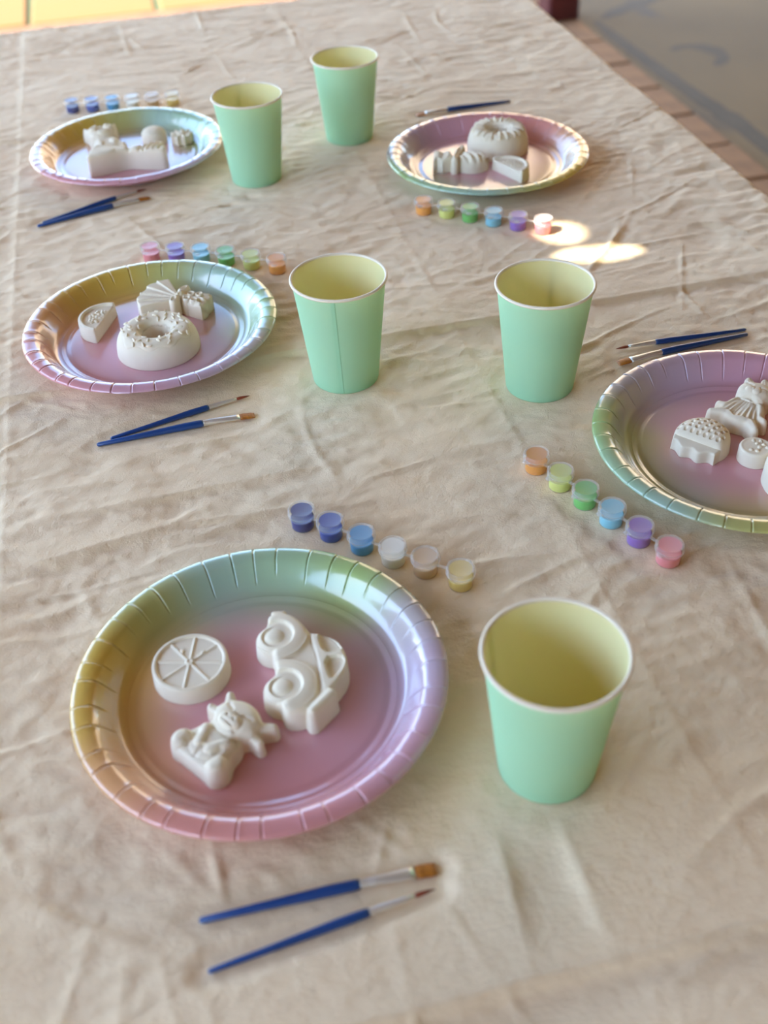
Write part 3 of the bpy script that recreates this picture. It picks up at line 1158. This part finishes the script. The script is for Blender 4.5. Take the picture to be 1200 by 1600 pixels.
def donut_icing(hm, base, amp, n, ph, thick=0.9):
    def fn(X, Y):
        r = np.hypot(X, Y)
        d = np.maximum(r - wavy(X, Y, base, amp, n, ph), 13.2 - r)
        h0 = donut_h(X, Y, hm)
        return d, h0 + thick, h0 - 1.2
    return relief('icing', (-41, 41, -41, 41), fn, 0.6, 0.0, 1.2, hm + 4, lower=True)


frng = random.Random(3)
parts = [('dough', donut_body(23.0)), ('icing', donut_icing(23.0, 33.0, 1.5, 9, 0.4))]
hf = lambda X, Y: donut_h(X, Y, 23.0) + 0.9
spots = []
while len(spots) < 46:
    r, a = frng.uniform(16.0, 32.5), frng.uniform(0, 2 * math.pi)
    p = (r * math.cos(a), r * math.sin(a))
    if all(math.hypot(p[0] - q[0], p[1] - q[1]) > 5.0 for q in spots):
        spots.append(p)
        parts.append(('sprinkle', SPRINKLE, on_surface(hf, p[0], p[1], frng.uniform(0, math.pi), 0.5)))
figure('plaster_donut', 'white plaster donut dotted with raised sprinkles', -0.1940, 0.8535, 0.3, parts).scale = (0.965, 0.965, 0.93)

parts = [('dough', donut_body(28.0)), ('icing', donut_icing(28.0, 31.0, 3.0, 11, 1.1, 1.6))]
drip = []
for kk in range(19):                        # drizzled ribs of icing
    a = kk / 19 * 2 * math.pi + frng.uniform(-0.05, 0.05)

    def rib(X, Y, a=a):
        x, y = X * math.cos(a) + Y * math.sin(a), -X * math.sin(a) + Y * math.cos(a)
        h0 = donut_h(X, Y, 28.0)
        return np.maximum(np.abs(y) - 1.7, np.abs(x - 25.0) - 8.2), h0 + 1.2 + 2.4 * np.clip(1 - (y / 2.0) ** 2, 0, 1), h0
    cx, cy = 22.5 * math.cos(a), 22.5 * math.sin(a)
    parts.append(('icing_drip', relief('icing_drip', (cx - 12, cx + 12, cy - 12, cy + 12), rib, 0.7, 0.0, 1.0, 34, lower=True)))
figure('plaster_donut', 'white plaster donut with ribbed dripping icing on far right plate', 0.1580, 1.2530, 0.0, parts).scale = (0.93, 0.93, 0.93)


# half-round melon slices
def melon(X, Y):
    d = smax(circ(X, Y, 0, 0, 25.5), -Y, 1.2)
    inner = smax(circ(X, Y, 0, 0, 21.5), 0.2 - Y, 1.0)
    return d, 14.5 - up_(inner, 2.2, 1.2) + line(circ(X, Y, 0, 0, 22.4), 0.5, 0.8)


def melon_figure(label, x, y, rz, n, spread):
    parts = [('rind', relief('rind', (-28, 28, -3, 28), melon, 0.6, 0.05, 1.2, 18))]
    hf = lambda X, Y: melon(X, Y)[1]
    done = []
    for _try in range(3000):
        if len(done) >= n:
            break
        p = (frng.uniform(-11, 11), frng.uniform(3.5, 15))
        if math.hypot(p[0], p[1] - 4) < spread and all(math.hypot(p[0] - q[0], p[1] - q[1]) > 2.7 for q in done):
            done.append(p)
            parts.append(('seed', SEED, on_surface(hf, p[0], p[1], math.atan2(p[1], p[0]), 0.35)))
    figure('plaster_melon_slice', label, x, y, rz, parts)


def facing(nx, ny):
    """turn that takes local +y to the world direction (nx, ny)"""
    return math.atan2(-nx, ny)


melon_figure('white plaster melon slice left of the sprinkled donut', -0.2462, 0.8920, facing(-0.974, 0.225), 21, 12.5)
melon_figure('white plaster melon slice in front of the drip-iced donut', 0.1590, 1.1755, facing(0.83, 0.557), 18, 12.0)


# citrus wheel
def citrus(X, Y):
    r = np.hypot(X, Y)
    th = np.arctan2(Y, X)
    d = r - 24.5
    h = 13.0 - up_(r - 21.0, 1.5, 1.0)
    sp = np.abs(np.sin(4 * (th + 0.20))) / 4 * r
    h = h + up_(r - 20.5, 1.0, 1.0) * np.exp(-(sp / 0.75) ** 2) + up_(r - 2.6, 0.9, 1.2) - up_(r - 1.2, 0.8, 0.9)
    return d, h


hf = lambda X, Y: citrus(X, Y)[1]
parts = [('slice', relief('slice', (-27, 27, -27, 27), citrus, 0.5, 0.06, 1.6, 16))]
for (x, y, a) in ((-4.5, 10.0, 2.0), (8.5, 6.5, 0.3)):
    parts.append(('seed', SEED, on_surface(hf, x, y, a, 0.2)))
figure('plaster_citrus_slice', 'round white plaster citrus slice with eight segments', -0.1265, 0.4625, 0.12, parts)


# beetle-shaped car lying on its side
def car_frame(X, Y):
    return X, -Y


CAR_OUT = chaikin([(41.7, 5.6), (38, 13), (30.5, 18.5), (21, 22.6), (18.6, 25.2), (18.4, 30), (12, 38), (2, 42), (-8, 42.6), (-18, 40), (-26, 33.5), (-30, 29.2),
                   (-34, 26), (-40, 19), (-44, 10), (-44, 4), (-42, -1.5), (-36, -3.4), (-20, -3.5), (20, -3.5), (33, -4.2), (39, -3.4)], 2)
WIN1 = chaikin([(16.2, 27.4), (15.0, 31), (10, 36), (2.0, 39.0), (0.4, 37), (0.6, 28.2)], 1)
WIN2 = chaikin([(-4.2, 28.2), (-4.6, 38.0), (-8.5, 39.2), (-15, 36.4), (-21, 30.6), (-20.5, 28.6)], 1)


def car(X, Y):
    a, b = car_frame(X, Y)
    X, Y = np.broadcast_arrays(a, b)
    d = poly(X, Y, CAR_OUT)
    d = smin(d, circ(X, Y, -21, 0, 13.2), 2)
    d = smin(d, circ(X, Y, 21, 0, 13.2), 2)
    bar = seg(X, Y, -33.2, 27.5, -44.5, 14.5, 4.3)
    tail = seg(X, Y, 41.0, 1.5, 40.0, 8.5, 2.6)
    d = smin(smin(d, bar, 1.0), tail, 1.0)
    h = 14.5 + dome(d, 1.8, 5)
    cab = poly(X, Y, [(19, 23.0), (18, 31), (12, 38.5), (0, 42.5), (-10, 42.5), (-20, 39), (-31, 29), (-29, 24), (0, 22)])
    h = h - line(Y - 23.2 + 0.02 * (X + 5) ** 2 * 0.2, 1.0, 1.0) * (np.abs(X + 4) < 26)
    h = h + up_(cab, 0.8, 2)
    h = h - up_(poly(X, Y, WIN1) - 0.8, 3.4, 1.0) - up_(poly(X, Y, WIN2) - 0.8, 3.4, 1.0)
    h = h + line(poly(X, Y, WIN1), 0.5, 0.8) + line(poly(X, Y, WIN2), 0.5, 0.8)
    for s in (-1, 1):
        f = smax(circ(X, Y, 21.5 * s, 0.5, 21.0), -(Y + 5), 2)
        h = h + dome(f, 3.4, 11) * 0.9 + line(f, 0.9, 1.0) * (Y > -2)
        h = h - up_(circ(X, Y, 21 * s, 0, 11.8), 3.2, 2.0)
    h = h + dome(bar, 3.0, 4.3) + up_(tail, 0.4, 1)
    h = h + dome(seg(X, Y, 7, -4.5, -5, -4.0, 2.2), 2.4, 2.2) + dome(seg(X, Y, -33, -4.0, -39, -2.6, 2.2), 2.4, 2.2)
    return d, h


def wheel_fn(X, Y):
    r = np.hypot(X, Y)
    h = 14.4 + line(r - 8.8, 1.5, 1.2) + dome(r - 6.6, 3.6, 6.0)
    return r - 11.4, h


wheel_me = relief('wheel', (-13, 13, -13, 13), wheel_fn, 0.5, 0.0, 1.6, 22)
parts = [('body', relief('body', (-50, 46, -46, 16), car, 0.55, 0.07, 2.2, 24)),
         ('wheel', wheel_me, Matrix.Translation((0.021, 0, 0.0002))), ('wheel', wheel_me, Matrix.Translation((-0.021, 0, 0.0002)))]
figure('plaster_car', 'white plaster beetle-shaped toy car lying on its side', -0.0701, 0.4556, math.atan2(0.9877, -0.157), parts)


# seated animals, lying on their backs: x = across, y = towards the head
def cow(X, Y):
    d = smax(ell(X, Y, 0, 12, 17.5, 15.5), -Y - 1.0, 3)
    for s in (-1, 1):
        d = smin(d, ell(X, Y, s * 15.5, 5.5, 6.5, 7.5), 4)
        d = smin(d, seg(X, Y, s * 12, 40, s * 19.0, 46.5, 4.6, 3.2), 3)        # horns
        d = smin(d, seg(X, Y, s * 14, 34, s * 21.0, 33.0, 3.6, 3.2), 2)        # ears
    d = smin(d, ell(X, Y, 0, 21, 15.5, 10), 3)
    d = smin(d, seg(X, Y, -15, 2.6, 15, 2.6, 4.2), 3)
    head = ell(X, Y, 0, 35.5, 16.2, 13.5)
    d = smin(d, head, 2.5)
    h = 10.0 + dome(d, 3.0, 6)
    h = h + dome(head, 5.5, 12)
    body = ell(X, Y, 0, 15, 13.5, 13)
    h = h + dome(body, 2.0, 8)
    for s in (-1, 1):
        h = h + dome(ell(X, Y, s * 15.5, 5.0, 6.2, 7.2), 4.0, 5)
        h = h + dome(seg(X, Y, s * 9.5, 20, s * 4.5, 10, 3.4), 2.2, 3.4)
        h = h - line(seg(X, Y, s * 11.0, 6, s * 9.5, 14, 0.3), 1.1, 1.3)
        h = h - line(seg(X, Y, s * 9.5, 38.5, s * 5.0, 37.0, 0.3), 1.1, 0.9)
        h = h - line(seg(X, Y, s * 19.5, 33.3, s * 17, 33.6, 0.6), 0.9, 1.0)
        h = h - dome(circ(X, Y, s * 2.6, 31.0, 1.1), 1.2, 1.0)
    h = h - line(seg(X, Y, 0, 3, 0, 9, 0.2), 1.0, 1.2)
    muz = ell(X, Y, 0, 30.0, 8.5, 5.5)
    h = h + dome(muz, 2.4, 5) - line(np.abs(muz), 0.6, 0.8) - line(seg(X, Y, -3.5, 27.6, 3.5, 27.6, 0.2), 0.9, 0.7)
    h = h - line(seg(X, Y, -13, 23.0, 13, 23.0, 0.2), 1.0, 1.6)
    return d, h


figure('plaster_cow', 'small white plaster seated animal with horns and ears, below the citrus slice', -0.1180, 0.3885, math.atan2(-0.69, 0.72),
       [('body', relief('plaster_cow', (-26, 26, -4, 54), cow, 0.45, 0.05, 2.2, 22))])


def rabbit(X, Y):
    d = smax(ell(X, Y, 0, 20, 17.5, 21), -Y - 1.0, 3)
    for s in (-1, 1):
        d = smin(d, seg(X, Y, s * 13, 7, s * 20.0, 1.5, 5.5, 4.0), 3)          # feet
        d = smin(d, seg(X, Y, s * 13, 17, s * 20.5, 15.5, 4.5, 3.6), 3)        # paws
    d = smin(d, seg(X, Y, -9, 54, -18, 61, 5.5, 4.2), 3)
    d = smin(d, seg(X, Y, 0, 56, -6, 67, 5.5, 4.2), 3)
    head = ell(X, Y, -4, 45, 15.5, 14.0)
    d = smin(d, head, 3)
    h = 11.0 + dome(d, 5.0, 10) + dome(head, 4.0, 10)
    for kk in range(9):                       # combed locks falling over the front
        x0 = -14 + kk * 3.5
        h = h - line(seg(X, Y, x0 * 0.55 - 2, 34 - abs(x0) * 0.2, x0 * 1.0 + 1.5 * math.sin(kk), 7 + abs(x0) * 0.35, 0.3), 1.9, 1.2)
    h = h - line(seg(X, Y, -15, 34, 12, 34, 0.3), 1.4, 1.6)
    for s in (-1, 1):
        h = h - line(seg(X, Y, s * 9 - 4, 48, s * 4 - 4, 47, 0.3), 1.2, 0.9)
        h = h + dome(circ(X, Y, s * 3.0 - 4, 40.5, 3.6), 1.8, 3)
    h = h - line(seg(X, Y, -9.5, 55, -16, 60, 0.6), 1.2, 1.6) - line(seg(X, Y, -1, 58, -5, 65, 0.6), 1.2, 1.6)
    return d, h


figure('plaster_rabbit', 'white plaster seated animal with long combed mane, behind the strawberry', 0.2735, 0.6810, math.atan2(-0.7, 0.7),
       [('body', relief('plaster_rabbit', (-28, 24, -6, 74), rabbit, 0.5, 0.05, 2.2, 24))]).scale = (0.94, 0.94, 0.94)


def fox(X, Y):
    d = smax(ell(X, Y, 0, 17, 19, 20), -Y, 3)
    for s in (-1, 1):
        d = smin(d, seg(X, Y, s * 11, 52, s * 21, 66, 8.5, 3.0), 3)
        d = smin(d, seg(X, Y, s * 14, 8, s * 20, 4, 5.5, 4.5), 3)
    head = ell(X, Y, 0, 46, 19.5, 16.5)
    d = smin(d, head, 3)
    h = 12.0 + dome(d, 4.0, 9) + dome(head, 5.0, 12)
    for s in (-1, 1):
        h = h + dome(seg(X, Y, s * 11, 52, s * 20, 65, 8.0, 3.0), 5.0, 5) - line(seg(X, Y, s * 13, 55, s * 18, 62, 0.8), 1.8, 2.4)
        h = h - line(seg(X, Y, s * 11, 48, s * 6, 47, 0.4), 1.5, 1.2)
        h = h + dome(ell(X, Y, s * 9, 14, 5, 9), 2.5, 5)
    h = h + dome(ell(X, Y, 0, 39, 8, 6), 3.0, 6) + dome(ell(X, Y, 0, 58, 4, 7), 2.5, 4)
    h = h - line(seg(X, Y, -15, 30, 15, 30, 0.4), 1.5, 2.0)
    return d, h


figure('plaster_fox', 'white plaster animal with two pointed ears on far left plate', -0.3045, 1.2960, math.radians(20),
       [('body', relief('plaster_fox', (-30, 30, -4, 74), fox, 0.7, 0.04, 2.4, 26))]).scale = (0.9, 0.9, 0.9)


# strawberry, x = across, y = towards the tip
def straw_body(X, Y):
    d = smax(ell(X, Y, 0, 8.5, 21.5, 23.0), -Y - 2, 3)
    h = 8.0 + dome(d, 10.5, 17)
    return d, h


def straw_dimpled(X, Y):
    d, h = straw_body(X, Y)
    for r_ in range(6):
        y0 = 4.5 + r_ * 4.6
        half = 18.5 * math.sqrt(max(0.05, 1 - ((y0 - 8.5) / 23.0) ** 2))
        n = max(2, int(half * 2 / 5.2))
        for c_ in range(n):
            x0 = -half + (c_ + (0.5 if r_ % 2 else 0.15)) * 2 * half / n
            e = ell(X, Y, x0, y0, 1.25, 1.8)
            h = h - up_(e, 1.5, 1.0) + line(np.abs(e), 0.25, 0.7)
    return d, h


def straw_leaf(X, Y):
    top = smax(ell(X, Y, 0, 1, 20.5, 9), Y - 3.0, 2)
    edge = -10.5 + 1.5 * np.cos(X * 0.46 + 0.4) + 0.012 * X * X
    d = smax(np.maximum(np.abs(X) - 19.5 + 0.22 * np.abs(Y), edge - Y), Y - 3.0 - 0.004 * X * X, 2)
    return d, 11.0 - 0.10 * np.maximum(0, -Y) + 0 * top


figure('plaster_strawberry', 'white plaster strawberry with dimpled seeds and scalloped leaves', 0.2412, 0.6580, facing(0.64, 0.77),
       [('fruit', relief('fruit', (-25, 25, -6, 36), straw_dimpled, 0.5, 0.03, 2.0, 22)),
        ('leaf_crown', relief('leaf_crown', (-24, 24, -18, 6), straw_leaf, 0.5, 0.05, 1.8, 16))])


# little round biscuit with pimples
def biscuit(X, Y):
    r = np.hypot(X, Y)
    return r - 12.6, 12.0 + dome(r - 12.6, 1.0, 4) - 0.5 * up_(r - 10, 1, 2)


hf = lambda X, Y: biscuit(X, Y)[1]
parts = [('biscuit', relief('biscuit', (-15, 15, -15, 15), biscuit, 0.5, 0.04, 1.8, 16))]
for (x, y) in ((0, 7), (5, 5.5), (1.5, 3.0), (6.0, 1.0), (2.0, -1.5), (-5.0, -4.0), (7.5, -3), (-1, -6)):
    parts.append(('seed_bump', PIP, on_surface(hf, x, y, frng.uniform(0, 3), 0.2)))
figure('plaster_biscuit', 'tiny round white plaster biscuit with raised pimples, beside the strawberry', 0.2822, 0.6462, 0.0, parts)


def bun(X, Y):
    r = np.hypot(X, Y)
    h = 15 + dome(r - 28.5, 8, 14) - line(r - 19.5, 2.0, 1.8) + line(r - 16.5, 1.0, 1.2)
    return r - 28.2, h


figure('plaster_bun', 'large round white plaster figure with a ring groove at the right picture edge', 0.3072, 0.6130, 0.0,
       [('body', relief('plaster_bun', (-31, 31, -31, 31), bun, 0.7, 0.04, 2.5, 26))])


# pleated fan bouquet tied with a bow: +x runs out to the fan's arc
def fan(X, Y):
    r, th = np.hypot(X, Y), np.arctan2(Y, X)
    al = math.radians(47)
    scal = 41 + 1.2 * np.cos(th / al * math.pi * 2.5 + math.pi)
    d = smax(r - scal, r * np.sin(np.clip(np.abs(th) - al, -1.5, 1.5)), 2)
    d = np.where(X > 0, d, np.maximum(d, np.hypot(X, Y) - 2))
    saw = (th / al * 2.5 + 0.5) % 1.0
    h = 13.5 + 1.5 * saw * np.clip(r / 25, 0.2, 1.2) + 0.03 * r + 0.9 * np.exp(-(np.minimum(saw, 1 - saw) * r * 0.33 / 0.8) ** 2)
    return d, h


def handle_fn(X, Y):
    P = [(-2, 6), (-12, 9), (-27, 12.5), (-28.5, 6), (-27.5, 0), (-28.5, -6), (-27, -12.5), (-12, -9), (-2, -6)]
    d = poly(*np.broadcast_arrays(X, Y), P)
    h = 13.5 + 1.8 * np.abs(np.cos(Y * 0.5)) * np.clip((-X) / 20, 0, 1)
    for y0, y1 in ((4, 9), (-4, -9), (0, 1)):
        h = h + dome(seg(X, Y, -3, y0 * 0.5, -24, y1, 2.0), 2.4, 2.0)
    return d, h


def bow_fn(X, Y):
    d = 1e3
    h = 14.0
    for s in (-1, 1):
        lp = ell(X, Y, 1.5, s * 9.5, 5.2, 8.0, s * 0.25)
        d = np.minimum(d, lp)
        h = h + dome(lp, 5.5, 4.5) - dome(ell(X, Y, 1.8, s * 10.5, 2.2, 4.2, s * 0.25), 3.2, 2.2)
        for cx_, cy_, rr_ in ((-9, 4.5, 4.2), (-17, 5.5, 4.0)):
            cl = np.abs(circ(X, Y, cx_, s * cy_, rr_ - 1.2)) - 1.3
            d = np.minimum(d, cl)
            h = h + dome(cl, 4.2, 1.3)
    kn = circ(X, Y, 0, 0, 4.0)
    return np.minimum(d, kn), h + dome(kn, 6.5, 4)


figure('plaster_bouquet', 'white plaster pleated fan tied with a bow, behind the sprinkled donut', -0.1790, 0.9185, math.radians(159),
       [('fan', relief('fan', (-4, 48, -35, 35), fan, 0.55, 0.04, 1.4, 20)),
        ('bow', relief('bow', (-24, 10, -22, 22), bow_fn, 0.5, 0.02, 1.2, 24)),
        ('wrapped_stem', relief('wrapped_stem', (-31, 0, -16, 16), handle_fn, 0.55, 0.04, 1.4, 20))])

# thick wavy slab, dome and rosette on the far left plate
SLAB = chaikin([(-46, -11), (-34, -8.5), (-20, -3), (-6, 5.0), (4, 6.5), (16, 4), (30, 1.5), (45, 0.5), (46, 12), (42, 27), (26, 24), (10, 19), (-4, 18), (-18, 22), (-34, 20), (-45, 10)], 2)


def slab(X, Y):
    X, Y = np.broadcast_arrays(X, Y)
    d = poly(X, Y, SLAB)
    h = 22.5 + dome(d, 3, 6)
    h = h + dome(ell(X, Y, -28, 6, 15, 11), 1.5, 8) + dome(ell(X, Y, 30, 13, 13, 10), 2.0, 8)
    for kk in range(5):
        h = h - line(seg(X, Y, 14 + kk * 6, 6, 18 + kk * 6, 20, 0.4), 2.6, 1.5)
    h = h - line(seg(X, Y, 2, 7, 2, 18, 0.5), 2.0, 2.5)
    return d, h


figure('plaster_bow', 'thick white plaster bow shape with wavy front on far left plate', -0.2756, 1.2470, 0.0,
       [('body', relief('plaster_bow', (-50, 50, -15, 32), slab, 0.75, 0.02, 1.8, 30))])


def ball(X, Y):
    r = np.hypot(X, Y)
    return r - 15.6, 9 + dome(r - 15.8, 10, 15) + 0.3 * np.sin(X * 1.1) * np.sin(Y * 1.1)


figure('plaster_dome', 'smooth white plaster dome on far left plate', -0.2560, 1.3330, 0.0,
       [('body', relief('plaster_dome', (-18, 18, -18, 18), ball, 0.7, 0.05, 2.0, 22))])


def rosette(X, Y):
    r, th = np.hypot(X, Y), np.arctan2(Y, X)
    sc = 12.6 + 1.6 * np.cos(9 * th)
    return (r - sc) * 0.85, 11.0 + 1.2 * np.cos(9 * th) * np.clip(r / 12, 0, 1) + dome(r - 5.5, 2.5, 5) - line(r - 6.5, 1.0, 1.0)


figure('plaster_rosette', 'small scalloped white plaster rosette on far left plate', -0.2215, 1.3290, 0.2,
       [('body', relief('plaster_rosette', (-16, 16, -16, 16), rosette, 0.55, 0.04, 1.4, 18))])


# wrapped sweet: frilled end, knot, twisted round body
def sweet_end(X, Y):
    X, Y = np.broadcast_arrays(X, Y)
    d = poly(X, Y, [(-30, 11), (-26, 8.5), (-19, 11), (-9, 7), (-7, 0), (-9, -7), (-19, -11.5), (-25, -8.5), (-30, -12)])
    return d, 17.0 + 1.6 * np.cos(Y * 0.85) + 1.0 * np.cos(X * 0.5)


def sweet_body(X, Y):
    e = ell(X, Y, 14, 0, 16.5, 13)
    ph = X * 0.36 + Y * 0.22
    return smin(e, ell(X, Y, 27, 2, 6, 7), 3), 10 + dome(e, 9, 11) + 1.3 * np.cos(ph * 2)


def sweet_knot(X, Y):
    k_ = smin(seg(X, Y, -5, -10, -2, 12, 4.5, 4.0), seg(X, Y, -3, 8, 2, 21, 3.5, 4.5), 2)
    return k_, 14 + dome(k_, 6, 4.5) - line(seg(X, Y, -4, -8, 1, 19, 0.2), 1.5, 1.0)


figure('plaster_sweet', 'white plaster wrapped sweet with twisted end, left of the drip-iced donut', 0.1085, 1.2010, -0.12,
       [('sweet', relief('sweet', (-4, 36, -16, 16), sweet_body, 0.65, 0.03, 1.8, 24)),
        ('wrapper_end', relief('wrapper_end', (-33, -4, -15, 15), sweet_end, 0.65, 0.03, 1.6, 24)),
        ('knot', relief('knot', (-12, 9, -17, 28), sweet_knot, 0.65, 0.03, 1.6, 24))])
